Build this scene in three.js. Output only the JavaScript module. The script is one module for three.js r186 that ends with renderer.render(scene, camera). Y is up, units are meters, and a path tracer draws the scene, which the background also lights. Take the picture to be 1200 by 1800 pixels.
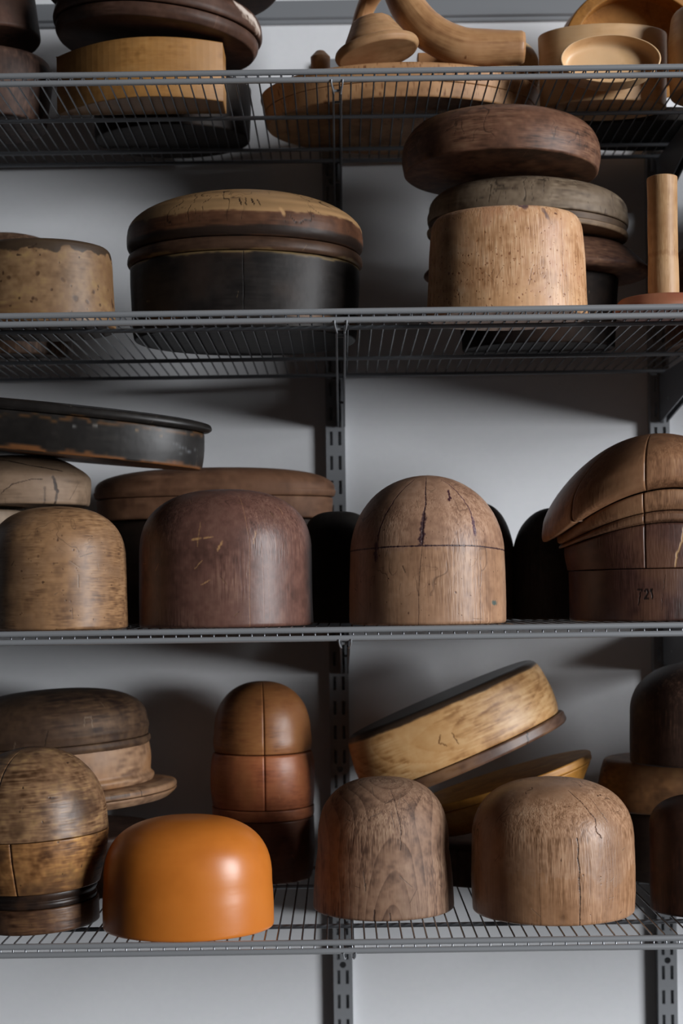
import * as THREE from 'three';
import { mergeGeometries } from 'three/addons/utils/BufferGeometryUtils.js';
import { RoundedBoxGeometry } from 'three/addons/geometries/RoundedBoxGeometry.js';
import { RectAreaLightUniformsLib } from 'three/addons/lights/RectAreaLightUniformsLib.js';

// ------------------------------------------------------------------ camera, sky, light, exposure
const scene = new THREE.Scene();
const F = 2470, EYE = 1.40, D0 = 1.42, ROLL = 0.0140;          // focal length in pixels, eye height, distance of the shelf fronts
const camera = new THREE.PerspectiveCamera(2 * Math.atan(900 / F) * 180 / Math.PI, 1200 / 1800, 0.05, 30);
camera.position.set(0, EYE, D0);
camera.rotation.z = -ROLL;
camera.setViewOffset(1200, 1800, 1, -145, 1200, 1800);
camera.focus = 1.48; camera.userData.fStop = 4.5;

scene.background = new THREE.Color(0.16, 0.18, 0.21);         // dim surroundings outside the wide opening
RectAreaLightUniformsLib.init();
// the bright yard and the sky over it, seen through the opening in the right-hand wall: low, far and soft
const SKY_AZ = 54 * Math.PI / 180, SKY_D = 14;
const dayLight = new THREE.RectAreaLight(new THREE.Color(0.965, 0.985, 1.015), 35, 3.9, 5.9);
dayLight.position.set(SKY_D * Math.sin(SKY_AZ), EYE + 1.98, SKY_D * Math.cos(SKY_AZ) - 0.2); dayLight.lookAt(0, EYE + 0.1, -0.2);
scene.add(dayLight);

const renderer = new THREE.WebGLRenderer({ antialias: true });
renderer.toneMapping = THREE.LinearToneMapping;
renderer.toneMappingExposure = 1.0;
renderer.shadowMap.enabled = true;

// ------------------------------------------------------------------ helpers
let seedState = 7;
const rnd = () => { seedState = (seedState * 1664525 + 1013904223) >>> 0; return seedState / 4294967296; };
const lerp = (a, b, t) => a + (b - a) * t;
const clamp = (x, a = 0, b = 1) => Math.min(b, Math.max(a, x));
const sst = (a, b, x) => { const t = clamp((x - a) / (b - a)); return t * t * (3 - 2 * t); };
const PERM = new Uint8Array(512);
{ const p = [...Array(256).keys()]; for (let i = 255; i > 0; i--) { const j = Math.floor(rnd() * (i + 1)); [p[i], p[j]] = [p[j], p[i]]; } for (let i = 0; i < 512; i++) PERM[i] = p[i & 255]; }
function N(x, y, z) {                                           // value noise 0..1
  const xi = Math.floor(x), yi = Math.floor(y), zi = Math.floor(z);
  let fx = x - xi, fy = y - yi, fz = z - zi;
  fx = fx * fx * (3 - 2 * fx); fy = fy * fy * (3 - 2 * fy); fz = fz * fz * (3 - 2 * fz);
  const X = xi & 255, Y = yi & 255, Z = zi & 255;
  const a = PERM[X] + Y, b = PERM[X + 1 & 255] + Y;
  const aa = PERM[a & 255] + Z, ab = PERM[a + 1 & 255] + Z, ba = PERM[b & 255] + Z, bb = PERM[b + 1 & 255] + Z;
  const h = i => PERM[i & 255] / 255;
  const l0 = lerp(lerp(h(aa), h(ba), fx), lerp(h(ab), h(bb), fx), fy);
  const l1 = lerp(lerp(h(aa + 1), h(ba + 1), fx), lerp(h(ab + 1), h(bb + 1), fx), fy);
  return lerp(l0, l1, fz);
}
const fbm = (x, y, z, o = 3) => { let s = 0, a = 0.5, n = 0; for (let i = 0; i < o; i++) { s += a * N(x, y, z); n += a; a *= 0.5; x = x * 2.03 + 7.1; y = y * 2.03 + 3.7; z = z * 2.03 + 1.3; } return s / n; };

function P(u, v, D) {                                           // photograph pixel + distance -> point of the room
  const du = u - 599, dv = v - 1045;
  const x = du - dv * ROLL, y = du * ROLL + dv;
  return new THREE.Vector3(x * D / F, EYE - y * D / F, D0 - D);
}
const used = new Set();
function numbered(name) { if (!used.has(name)) { used.add(name); return name; } for (let i = 1; ; i++) { const n = name + '_' + String(i).padStart(3, '0'); if (!used.has(n)) { used.add(n); return n; } } }
function tag(o, label, category, group) { o.userData.label = label; o.userData.category = category; if (group) o.userData.group = group; return o; }
function mesh(name, geo, mat, parent = scene) { const m = new THREE.Mesh(geo, mat); m.name = parent === scene ? numbered(name) : name; m.castShadow = m.receiveShadow = true; parent.add(m); return m; }
function group(name, pos) { const g = new THREE.Group(); g.name = numbered(name); if (pos) g.position.copy(pos); scene.add(g); return g; }
function struct(name, geo, mat, parent) { const m = mesh(name, geo, mat, parent); if (!parent || parent === scene) m.userData.kind = 'structure'; return m; }
function box(w, h, d, x = 0, y = 0, z = 0) { const g = new THREE.BoxGeometry(w, h, d); g.translate(x, y, z); return g; }
const hex = h => [(h >> 16) & 255, (h >> 8) & 255, h & 255];

// ------------------------------------------------------------------ block profiles
// points [r (1 = widest), y (metres), fillet (metres)] -> dense polyline in metres
function profile(pts, a) {
  const P2 = pts.map(p => ({ r: p[0] * a, y: p[1], f: p[2] || 0 }));
  if (P2[0].r > 1e-6) P2.unshift({ r: 0, y: P2[0].y, f: 0 });
  if (P2[P2.length - 1].r > 1e-6) P2.push({ r: 0, y: P2[P2.length - 1].y, f: 0 });
  const out = [];
  for (let i = 0; i < P2.length; i++) {
    const p = P2[i], q = P2[i - 1], n = P2[i + 1];
    if (!p.f || !q || !n) { out.push([p.r, p.y]); continue; }
    const l1 = Math.hypot(q.r - p.r, q.y - p.y), l2 = Math.hypot(n.r - p.r, n.y - p.y);
    const f1 = Math.min(p.f, l1 * 0.49), f2 = Math.min(p.f, l2 * 0.49);
    const A = [p.r + (q.r - p.r) * f1 / l1, p.y + (q.y - p.y) * f1 / l1], B = [p.r + (n.r - p.r) * f2 / l2, p.y + (n.y - p.y) * f2 / l2];
    const k = p.f > 0.006 ? 8 : 4;
    for (let j = 0; j <= k; j++) { const t = j / k; out.push([A[0] * (1 - t) * (1 - t) + 2 * p.r * t * (1 - t) + B[0] * t * t, A[1] * (1 - t) * (1 - t) + 2 * p.y * t * (1 - t) + B[1] * t * t]); }
  }
  const res = [out[0]];                                          // resample long spans
  for (let i = 1; i < out.length; i++) {
    const [r0, y0] = res[res.length - 1], [r1, y1] = out[i], l = Math.hypot(r1 - r0, y1 - y0);
    if (l < 1e-6) continue;
    const k = Math.max(1, Math.ceil(l / 0.008));
    for (let j = 1; j <= k; j++) res.push([lerp(r0, r1, j / k), lerp(y0, y1, j / k)]);
  }
  return res;
}
// shoulder and dome from (R, y0) to (0, y1): superellipse of exponent n
function dome(R, y0, y1, n = 2.3, rEnd = 0, k = 18) {
  const o = [];
  for (let i = 0; i <= k; i++) { const t = i / k * Math.PI / 2, r = R * Math.pow(Math.cos(t), 2 / n); if (r < rEnd) break; o.push([i === k ? 0 : r, y0 + (y1 - y0) * Math.pow(Math.sin(t), 2 / n), 0]); }
  return o;
}
const crown = (h, ys, n, rb = 1, rt = 1) => [[rb, 0, 0.004], ...dome(rt, ys * h, h, n)];

// closed solid turned on an oval plan; t = 0 looks to the front (+z); optional sector with rounded joints
function solid(pf, a, ratio, o) {
  const full = !o.sector, t0 = full ? -Math.PI : o.sector[0], t1 = full ? Math.PI : o.sector[1];
  const cols = [];
  const nT = Math.max(10, Math.round((o.cols || 104) * (t1 - t0) / (2 * Math.PI)));
  if (full) for (let i = 0; i <= nT; i++) cols.push([lerp(t0, t1, i / nT), 0]);
  else {
    const g = 0.00035 / a;
    cols.push([t0 + g, 0.0016], [t0 + g * 2, 0.0008], [t0 + g * 4.5, 0.0002]);
    for (let i = 0; i <= nT; i++) cols.push([lerp(t0 + g * 8, t1 - g * 8, i / nT), 0]);
    cols.push([t1 - g * 4.5, 0.0002], [t1 - g * 2, 0.0008], [t1 - g, 0.0016]);
  }
  const n = cols.length, m = pf.length, pos = [], uv = [], idx = [], sd = o.seed;
  const seg = [0]; for (let j = 1; j < m; j++) seg.push(seg[j - 1] + Math.hypot(pf[j][0] - pf[j - 1][0], pf[j][1] - pf[j - 1][1]));
  const sq = o.square || 2, lump = o.lump ?? 0.0011;
  for (let j = 0; j < m; j++) for (let i = 0; i < n; i++) {
    const [t, inset] = cols[i]; let r = pf[j][0], y = pf[j][1];
    const c = Math.cos(t), s = Math.sin(t);
    const e = sq === 2 ? 1 : Math.pow(Math.pow(Math.abs(c), sq) + Math.pow(Math.abs(s), sq), -1 / sq);
    let R = r * e;
    R += (fbm(s * r * 22 + sd, y * 18, c * r * 22 + sd * 2) - 0.5) * 2 * lump * clamp(r / (a * 0.3)) + (fbm(s * r * 110 + sd, y * 90, c * r * 110) - 0.5) * lump * 0.35 * clamp(r / (a * 0.3));
    R = Math.max(0, R - inset * clamp(r / 0.01));
    let x = R * s, z = R * c * ratio;
    if (o.sag) y += o.sag(y, R * s / a, R * c / a);
    if (o.egg) x *= 1 + o.egg * z / a;
    pos.push(x, y, z);
    uv.push((t + Math.PI) / (2 * Math.PI), o.v0 + (o.v1 - o.v0) * seg[j] / seg[m - 1]);
  }
  for (let j = 0; j < m - 1; j++) for (let i = 0; i < n - 1; i++) {
    const A = j * n + i, B = A + 1, C = A + n, Dd = C + 1;
    if (pf[j][0] > 1e-6) idx.push(A, B, Dd);
    if (pf[j + 1][0] > 1e-6) idx.push(A, Dd, C);
  }
  if (!full) for (const [col, flip] of [[0, true], [n - 1, false]]) {           // side faces of a sector
    const b0 = pos.length / 3;
    for (let j = 0; j < m; j++) { const k = (j * n + col) * 3; pos.push(pos[k], pos[k + 1], pos[k + 2], 0, pos[k + 1], 0); const w = (j * n + col) * 2; uv.push(uv[w], uv[w + 1], uv[w], uv[w + 1]); }
    for (let j = 0; j < m - 1; j++) { const A = b0 + j * 2, B = A + 1, C = A + 2, E = A + 3; flip ? idx.push(A, C, B, B, C, E) : idx.push(A, B, C, B, E, C); }
  }
  const geo = new THREE.BufferGeometry();
  geo.setAttribute('position', new THREE.Float32BufferAttribute(pos, 3));
  geo.setAttribute('uv', new THREE.Float32BufferAttribute(uv, 2));
  geo.setIndex(idx); geo.computeVertexNormals();
  if (full) { const nn = geo.attributes.normal; for (let j = 0; j < m; j++) { const A = j * n, B = j * n + n - 1; const v = new THREE.Vector3(nn.getX(A) + nn.getX(B), nn.getY(A) + nn.getY(B), nn.getZ(A) + nn.getZ(B)).normalize(); nn.setXYZ(A, v.x, v.y, v.z); nn.setXYZ(B, v.x, v.y, v.z); } }
  return geo;
}

// ------------------------------------------------------------------ wood: colour and relief computed in the solid
// spec: base, dark, light, blot (colours); ga grain strength; gf grain frequency; dir v | h | x; ring {f, amt, tx, tz, x, z}; ba blotch strength; bf blotch frequency;
// speck [density, colour]; scr [count, colour, length]; dscr the same in dark; craze [amount, y0, y1]; bands [[y0, y1, colour, strength, raggedness]]; marks [[[deg, y], ...], width, colour, alpha, depth]
function paint(rows, a, ratio, S, spec, W, H, bump) {
  const col = new Float32Array(W * H * 3), hg = new Float32Array(W * H).fill(0.5);
  const sd = spec.seed * 17.3, base = hex(spec.base), dark = hex(spec.dark), light = hex(spec.light), blot = hex(spec.blot ?? spec.dark);
  const gf = spec.gf || 420, ga = spec.ga ?? 0.5, ba = spec.ba ?? 0.45, bf = spec.bf || 15, dir = spec.dir || 'v';
  const q = spec.ring;
  for (let j = 0; j < H; j++) {
    const [r, y, part] = rows[j];
    const pc = spec.parts && spec.parts[part] !== undefined ? hex(spec.parts[part]) : null;
    for (let i = 0; i < W; i++) {
      const t = (i + 0.5) / W * 2 * Math.PI - Math.PI, x = Math.sin(t) * r, z = Math.cos(t) * r * ratio;
      let g1, g2, g3;
      if (dir === 'v') { g1 = N(x * gf + sd, y * gf * 0.045, z * gf); g2 = N(x * gf * 2.9, y * gf * 0.22 + sd, z * gf * 2.9); }
      else if (dir === 'h') { g1 = N(x * gf * 0.07 + sd, y * gf, z * gf * 0.07); g2 = N(x * gf * 0.34, y * gf * 2.9 + sd, z * gf * 0.34); }
      else { g1 = N(x * gf * 0.05 + sd, (y + z * 0.12) * gf, z * gf * 0.8); g2 = N(x * gf * 0.15, y * gf * 2.4 + sd, z * gf * 2.4); }
      g3 = fbm(x * 190 + sd, y * 190, z * 190, 2);
      const patch = 0.25 + 1.1 * sst(0.35, 0.65, N(x * 26 + sd, y * 20, z * 26 + 4));
      let g = ((g1 - 0.5) * 0.55 + (g2 - 0.5) * 0.75) * patch + (g3 - 0.5) * 0.7;
      if (q) {
        const w = (fbm(x * 16 + sd, y * 10, z * 16, 2) - 0.5) * 0.02;
        const d = Math.hypot((x - q.x) * (q.sx ?? 1), (z - q.z) * (q.sz ?? 1) + y * q.tz - (q.y0 || 0)) + w;
        const k = d * q.f, fr = k - Math.floor(k);
        g -= (Math.pow(fr, 2.5) * (1 - sst(0.92, 1, fr)) - 0.25) * q.amt;
      }
      const b = fbm(x * bf + sd, y * bf * (spec.by ?? 0.8), z * bf + sd, 4);
      const b2 = fbm(x * bf * 3.1 + 5, y * bf * 3 + sd, z * bf * 3.1, 3);
      const bl = sst(0.46, 0.68, b * 0.72 + b2 * 0.28);
      const k = i * 3 + j * W * 3; let hh = 0.5 + g * 0.22;
      const tone = clamp(0.5 + g * ga + (b2 - 0.5) * 0.7 + (b - 0.5) * 0.5);
      for (let c = 0; c < 3; c++) {
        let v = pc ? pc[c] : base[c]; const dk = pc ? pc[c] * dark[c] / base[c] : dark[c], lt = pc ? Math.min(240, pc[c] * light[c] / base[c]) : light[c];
        v = tone < 0.5 ? lerp(dk, v, tone * 2) : lerp(v, lt, tone * 2 - 1);
        col[k + c] = lerp(v, blot[c], bl * ba);
      }
      if (spec.bands) for (const [y0, y1, c, s, rag] of spec.bands) {
        const e = (b2 - 0.5) * 2 * rag + (g1 - 0.5) * rag * 0.6, yy = y + e, m = sst(y0 - 0.0012, y0 + 0.0012, yy) * (1 - sst(y1 - 0.0012, y1 + 0.0012, yy)) * s, h = hex(c);
        for (let d = 0; d < 3; d++) col[k + d] = lerp(col[k + d], h[d] * (0.86 + 0.28 * g1), m);
      }
      if (spec.speck) { const n = N(x * 260 + sd, y * 260, z * 260) * 0.75 + N(x * 90, y * 90 + sd, z * 90) * 0.25, m = sst(1 - spec.speck[0], 1 - spec.speck[0] + 0.07, n), h = hex(spec.speck[1]); for (let d = 0; d < 3; d++) col[k + d] = lerp(col[k + d], h[d], m * 0.85); hh -= m * 0.3; }
      if (spec.craze && y > spec.craze[1] && y < spec.craze[2]) {
        const wx = (N(x * 160, y * 160, z * 160 + sd) - 0.5) * 0.5, n1 = Math.abs(N(x * 95 + wx + sd, y * 30, z * 95) - 0.5), n2 = Math.abs(N(x * 34 + 9, y * 120 + wx, z * 34) - 0.5);
        const m = (1 - sst(0.004, 0.02, Math.min(n1, n2 + 0.008))) * spec.craze[0] * 0.8 * sst(0.5, 0.7, N(x * 34, y * 34 + sd, z * 34));
        for (let d = 0; d < 3; d++) col[k + d] = lerp(col[k + d], dark[d] * 0.45, m); hh -= m * 0.4;
      }
      hg[i + j * W] = hh;
    }
  }
  const circ = 2 * Math.PI * a;
  const rowOf = y => { let best = 0, e = 1e9; for (let j = 0; j < H; j++) { const d = Math.abs(rows[j][1] - y) + (rows[j][0] < a * 0.25 ? 0.02 : 0); if (d < e) { e = d; best = j; } } return best; };
  const stroke = (pts, wd, c, al, depth) => {                   // pts in texels
    const h = hex(c);
    for (let s = 0; s < pts.length - 1; s++) {
      const [x0, y0] = pts[s], [x1, y1] = pts[s + 1];
      const sx = circ / W, sy = S / H, padX = Math.ceil(wd / sx) + 2, padY = Math.ceil(wd / sy) + 2;
      for (let j = Math.max(0, Math.floor(Math.min(y0, y1)) - padY); j <= Math.min(H - 1, Math.ceil(Math.max(y0, y1)) + padY); j++)
        for (let i = Math.floor(Math.min(x0, x1)) - padX; i <= Math.ceil(Math.max(x0, x1)) + padX; i++) {
          const ii = ((i % W) + W) % W;
          const dx = (x1 - x0) * sx, dy = (y1 - y0) * sy, px = (i - x0) * sx, py = (j - y0) * sy, L = dx * dx + dy * dy || 1e-12, tt = clamp((px * dx + py * dy) / L);
          const w2 = wd * (0.6 + 0.8 * N(i * 0.21 + sd, j * 0.21, 3));
          const d = Math.hypot(px - dx * tt, py - dy * tt), m = (1 - sst(w2 * 0.25, w2 * 0.75, d)) * al * (0.65 + 0.35 * N(i * 0.3, j * 0.3, sd));
          if (m <= 0) continue;
          const k = (ii + j * W) * 3; for (let e = 0; e < 3; e++) col[k + e] = lerp(col[k + e], h[e], m);
          hg[ii + j * W] -= m * depth;
        }
    }
  };
  for (const [list, def] of [[spec.scr, 0], [spec.dscr, 0.25]]) if (list) {
    let rs = spec.seed * 9301 + 49297; const R = () => { rs = (rs * 1664525 + 1013904223) >>> 0; return rs / 4294967296; };
    for (let n = 0; n < list[0]; n++) {
      const x = R() * W, y = (0.12 + 0.7 * R()) * H, an = R() * Math.PI, L = list[2] * (0.3 + R()) / circ * W;
      const vert = R() < 0.5 ? 0.35 : 1;
      stroke([[x, y], [x + Math.cos(an) * L * vert, y + Math.sin(an) * L * 0.9]], 0.0006 + 0.0009 * R() * R(), list[1], 0.3 + 0.5 * R(), def);
    }
  }
  if (spec.dots) for (const [n, c, y0, y1, sz] of spec.dots) {
    let rs = spec.seed * 7919 + n; const R = () => { rs = (rs * 1664525 + 1013904223) >>> 0; return rs / 4294967296; };
    for (let i = 0; i < n; i++) { const x = R() * W, y = rowOf(y0 + (y1 - y0) * R()) + R(), w = sz * (0.4 + R() * R()); stroke([[x, y], [x + (R() - 0.5) * w / circ * W, y + (R() - 0.5) * w / S * H]], w, c, 0.5 + 0.4 * R(), 0.3); }
  }
  if (spec.marks) for (const [pts, wd, c, al, dp] of spec.marks) {
    const px = pts.map(([dg, y]) => [(dg / 360 + 0.5) * W, rowOf(y)]), fine = [];
    for (let s = 0; s < px.length - 1; s++) { const k = 6; for (let i = 0; i < k; i++) fine.push([lerp(px[s][0], px[s + 1][0], i / k) + (s + i ? (rnd() - 0.5) * 0.0016 / circ * W : 0), lerp(px[s][1], px[s + 1][1], i / k)]); }
    fine.push(px[px.length - 1]);
    stroke(fine, wd, c, al, dp ?? 0.4);
  }
  const d8 = new Uint8Array(W * H * 4);
  for (let i = 0; i < W * H; i++) { for (let c = 0; c < 3; c++) d8[i * 4 + c] = clamp(col[i * 3 + c], 0, 255); d8[i * 4 + 3] = 255; }
  const T = (d, srgb) => { const t = new THREE.DataTexture(d, W, H, THREE.RGBAFormat); t.magFilter = THREE.LinearFilter; t.minFilter = THREE.LinearFilter; t.wrapS = THREE.RepeatWrapping; if (srgb) t.colorSpace = THREE.SRGBColorSpace; t.needsUpdate = true; return t; };
  let bt = null;
  if (bump) { const b8 = new Uint8Array(W * H * 4); for (let i = 0; i < W * H; i++) { const v = clamp(hg[i], 0, 1) * 255; b8[i * 4] = b8[i * 4 + 1] = b8[i * 4 + 2] = v; b8[i * 4 + 3] = 255; } bt = T(b8, false); }
  return [T(d8, true), bt];
}

// one block: parts [{name, prof, sectors, label}] stacked on the same axis; a single plain part makes one mesh
let blockSeed = 1;
function block(o) {
  const seed = blockSeed++; o.spec.seed = seed;
  const parts = o.parts || [{ name: 'body', prof: o.prof }];
  const pfs = parts.map(p => profile(p.prof, o.a));
  const lens = pfs.map(pf => { let s = 0; for (let j = 1; j < pf.length; j++) s += Math.hypot(pf[j][0] - pf[j - 1][0], pf[j][1] - pf[j - 1][1]); return s; });
  const S = lens.reduce((x, y) => x + y, 0), [W, H] = o.tex || [640, 384];
  const rows = [];
  const starts = []; { let s = 0; for (const l of lens) { starts.push(s); s += l; } }
  for (let j = 0; j < H; j++) {
    const s = (j + 0.5) / H * S; let k = parts.length - 1; while (starts[k] > s) k--;
    let d = s - starts[k], pf = pfs[k], q = 1; 
    while (q < pf.length - 1) { const l = Math.hypot(pf[q][0] - pf[q - 1][0], pf[q][1] - pf[q - 1][1]); if (d <= l) break; d -= l; q++; }
    const l = Math.hypot(pf[q][0] - pf[q - 1][0], pf[q][1] - pf[q - 1][1]) || 1e-9, t = clamp(d / l);
    rows.push([lerp(pf[q - 1][0], pf[q][0], t), lerp(pf[q - 1][1], pf[q][1], t), k]);
  }
  const [map, bump] = paint(rows, o.a, o.ratio || 1, S, o.spec, W, H, o.bump);
  const m = new THREE.MeshPhysicalMaterial({ map, roughness: o.rough ?? 0.5, specularIntensity: o.spec.shine ?? 0.8 });
  if (bump) { m.bumpMap = bump; m.bumpScale = o.bump; }
  if (o.coat) { m.clearcoat = o.coat; m.clearcoatRoughness = o.coatRough ?? 0.3; }
  let root;
  const mk = (p, k, sector) => solid(pfs[k], o.a, o.ratio || 1, { sector, seed: seed * 3.7 + k, v0: starts[k] / S, v1: (starts[k] + lens[k]) / S, sag: o.sag, egg: o.egg, square: o.square, lump: o.lump, cols: p.cols || o.cols });
  if (parts.length === 1 && !parts[0].sectors) root = mesh(o.name, mk(parts[0], 0), m);
  else {
    root = group(o.name);
    parts.forEach((p, k) => {
      if (p.sectors) p.sectors.forEach(s => { const c = mesh(p.name, mk(p, k, s.map(d => d * Math.PI / 180)), m, root); if (p.label) c.userData.label = p.label; });
      else { const c = mesh(p.name, mk(p, k), m, root); if (p.label) c.userData.label = p.label; }
    });
  }
  root.position.copy(o.pos); if (o.rot) root.rotation.set(o.rot[0] * Math.PI / 180, (o.rot[1] || 0) * Math.PI / 180, o.rot[2] * Math.PI / 180);
  return tag(root, o.label, o.category || 'hat block', o.group);
}
const SHELF_Y = { top: 0.569 + EYE, upper: 0.2886 + EYE, middle: -0.033 + EYE, bottom: -0.349 + EYE };
// size and place from the photograph: left and right edge, top edge, what it stands on, distance of its axis
function fit(ul, ur, vt, baseY, D) {
  const y0 = typeof baseY === 'string' ? SHELF_Y[baseY] : baseY, vb = 1045 - (y0 - EYE) * F / D, uc = (ul + ur) / 2;
  const top = P(uc, vt, D), pos = P(uc, (vt + vb) / 2, D); pos.y = y0;
  return { a: (ur - ul) / 2 * D / F, h: top.y - y0, pos };
}

// ------------------------------------------------------------------ room
function wallTexture(c0, c1, f) {
  const W = 512, d = new Uint8Array(W * W * 4), A = hex(c0), B = hex(c1);
  for (let j = 0; j < W; j++) for (let i = 0; i < W; i++) { const an = i / W * 6.2832, bn = j / W * 6.2832, n = fbm(Math.cos(an) * f, Math.sin(an) * f + Math.cos(bn) * f, Math.sin(bn) * f, 4) * 0.7 + N(i * 0.9, j * 0.9, 4) * 0.3; for (let c = 0; c < 3; c++) d[(j * W + i) * 4 + c] = lerp(A[c], B[c], n); d[(j * W + i) * 4 + 3] = 255; }
  const t = new THREE.DataTexture(d, W, W); t.colorSpace = THREE.SRGBColorSpace; t.wrapS = t.wrapT = THREE.RepeatWrapping; t.magFilter = THREE.LinearFilter; t.repeat.set(3, 2); t.needsUpdate = true; return t;
}
const WALL_Z = -0.43;
const wallMat = new THREE.MeshStandardMaterial({ map: wallTexture(0xdfe1e4, 0xe9eaec, 3), roughness: 0.6 });
const dimMat = new THREE.MeshStandardMaterial({ color: new THREE.Color(0.05, 0.047, 0.045), roughness: 0.9 });
const floorMat = new THREE.MeshStandardMaterial({ map: wallTexture(0x4a4643, 0x5c5753, 2), roughness: 0.8 });
struct('wall_back', box(6.7, 3.6, 0.12, 0.65, 1.8, WALL_Z - 0.06), wallMat);
struct('floor', box(6.9, 0.1, 5.9, 0.65, -0.05, 2.4), floorMat);
struct('ceiling', box(6.9, 0.1, 5.9, 0.65, 3.65, 2.4), dimMat);
struct('wall_left', box(0.12, 3.6, 5.7, -2.64, 1.8, 2.42), dimMat);
struct('wall_front', box(6.7, 3.6, 0.12, 0.65, 1.8, 5.2), dimMat);
{
  const y0 = 0.25, y1 = 3.45, z0 = 0.5, z1 = 3.7, zl = -0.43, zh = 5.27, X = 3.98, cz = (z0 + z1) / 2, cy = (y0 + y1) / 2;
  struct('wall_right', mergeGeometries([box(0.16, y0, zh - zl, X, y0 / 2, (zl + zh) / 2), box(0.16, 3.6 - y1, zh - zl, X, (3.6 + y1) / 2, (zl + zh) / 2), box(0.16, y1 - y0, z0 - zl, X, cy, (z0 + zl) / 2), box(0.16, y1 - y0, zh - z1, X, cy, (z1 + zh) / 2)]), dimMat);
  const w = group('window_1'); w.userData.kind = 'structure';
  const fm = new THREE.MeshStandardMaterial({ color: 0xd8d6d0, roughness: 0.5 });
  mesh('window_frame', mergeGeometries([box(0.06, 0.05, z1 - z0, X, y0 + 0.025, cz), box(0.06, 0.05, z1 - z0, X, y1 - 0.025, cz), box(0.06, y1 - y0 - 0.1, 0.05, X, cy, z0 + 0.025), box(0.06, y1 - y0 - 0.1, 0.05, X, cy, z1 - 0.025)]), fm, w);
}

// ------------------------------------------------------------------ shelving
const steel = new THREE.MeshStandardMaterial({ color: 0xa6a8ab, roughness: 0.34, metalness: 0.4 });
const steelDark = new THREE.MeshStandardMaterial({ color: 0x6e7074, roughness: 0.42, metalness: 0.4 });
const wireSteel = new THREE.MeshStandardMaterial({ color: 0x7c7e82, roughness: 0.26, metalness: 0.65 });
const XL = -0.66, XR = 1.30;
function rod(x0, x1, y, z, r) { const g = new THREE.CylinderGeometry(r, r, x1 - x0, 10); g.rotateZ(Math.PI / 2); g.translate((x0 + x1) / 2, y, z); return g; }
function wireShelf(y, zf, zr, rails, pitch, label) {
  const s = group('wire_shelf', new THREE.Vector3(0, y, 0));
  tag(s, label, 'shelf', 'wire shelves');
  mesh('front_rod', rod(XL, XR, -0.0026, zf, 0.0031), steel, s);
  mesh('front_rod', rod(XL, XR, -0.0112, zf, 0.0031), steel, s);
  for (const z of rails) mesh('cross_rod', rod(XL, XR, -0.0048, z, 0.0024), steelDark, s);
  mesh('back_rod', rod(XL, XR, -0.0048, zr, 0.0026), steelDark, s);
  const pts = [[zr - 0.004, -0.0010], [zf - 0.010, -0.0010], [zf - 0.0045, -0.0020], [zf - 0.0016, -0.0050], [zf - 0.0010, -0.0140]].map(p => new THREE.Vector3(0, p[1], p[0]));
  const path = new THREE.CurvePath(); for (let i = 0; i < pts.length - 1; i++) path.add(new THREE.LineCurve3(pts[i], pts[i + 1]));
  // swept section, shared by every wire of this shelf
  const pos = [], idx = [], K = 7, R = 0.00098;
  pts.forEach((p, i) => {
    const d = (pts[Math.min(i + 1, pts.length - 1)].clone().sub(pts[Math.max(i - 1, 0)])).normalize(), up = new THREE.Vector3(1, 0, 0), w = new THREE.Vector3().crossVectors(d, up);
    for (let k = 0; k < K; k++) { const t = k / K * 2 * Math.PI; const q = p.clone().addScaledVector(up, Math.cos(t) * R).addScaledVector(w, Math.sin(t) * R); pos.push(q.x, q.y, q.z); }
  });
  for (let i = 0; i < pts.length - 1; i++) for (let k = 0; k < K; k++) { const a = i * K + k, b = i * K + (k + 1) % K; idx.push(a, a + K, b, b, a + K, b + K); }
  const g = new THREE.BufferGeometry(); g.setAttribute('position', new THREE.Float32BufferAttribute(pos, 3)); g.setAttribute('uv', new THREE.Float32BufferAttribute(new Array(pos.length / 3 * 2).fill(0), 2)); g.setIndex(idx); g.computeVertexNormals();
  for (let x = XL + 0.006; x < XR; x += pitch) { const w = mesh('wire', g, wireSteel, s); w.position.x = x; }
  return s;
}
wireShelf(SHELF_Y.top, -0.102, -0.408, [-0.24, -0.36], 0.0127, 'topmost grey wire shelf, shallower than the others, under the hollow rings and curved form');
wireShelf(SHELF_Y.upper, 0, -0.40, [-0.075, -0.27], 0.0128, 'grey wire shelf carrying the black domed block, pale pinkish block and upright post');
wireShelf(SHELF_Y.middle, 0, -0.40, [-0.075, -0.27], 0.0128, 'grey wire shelf at eye level carrying the ink-lined block');
wireShelf(SHELF_Y.bottom, 0, -0.40, [-0.08, -0.285], 0.0127, 'lowest grey wire shelf, under the orange block');

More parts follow.
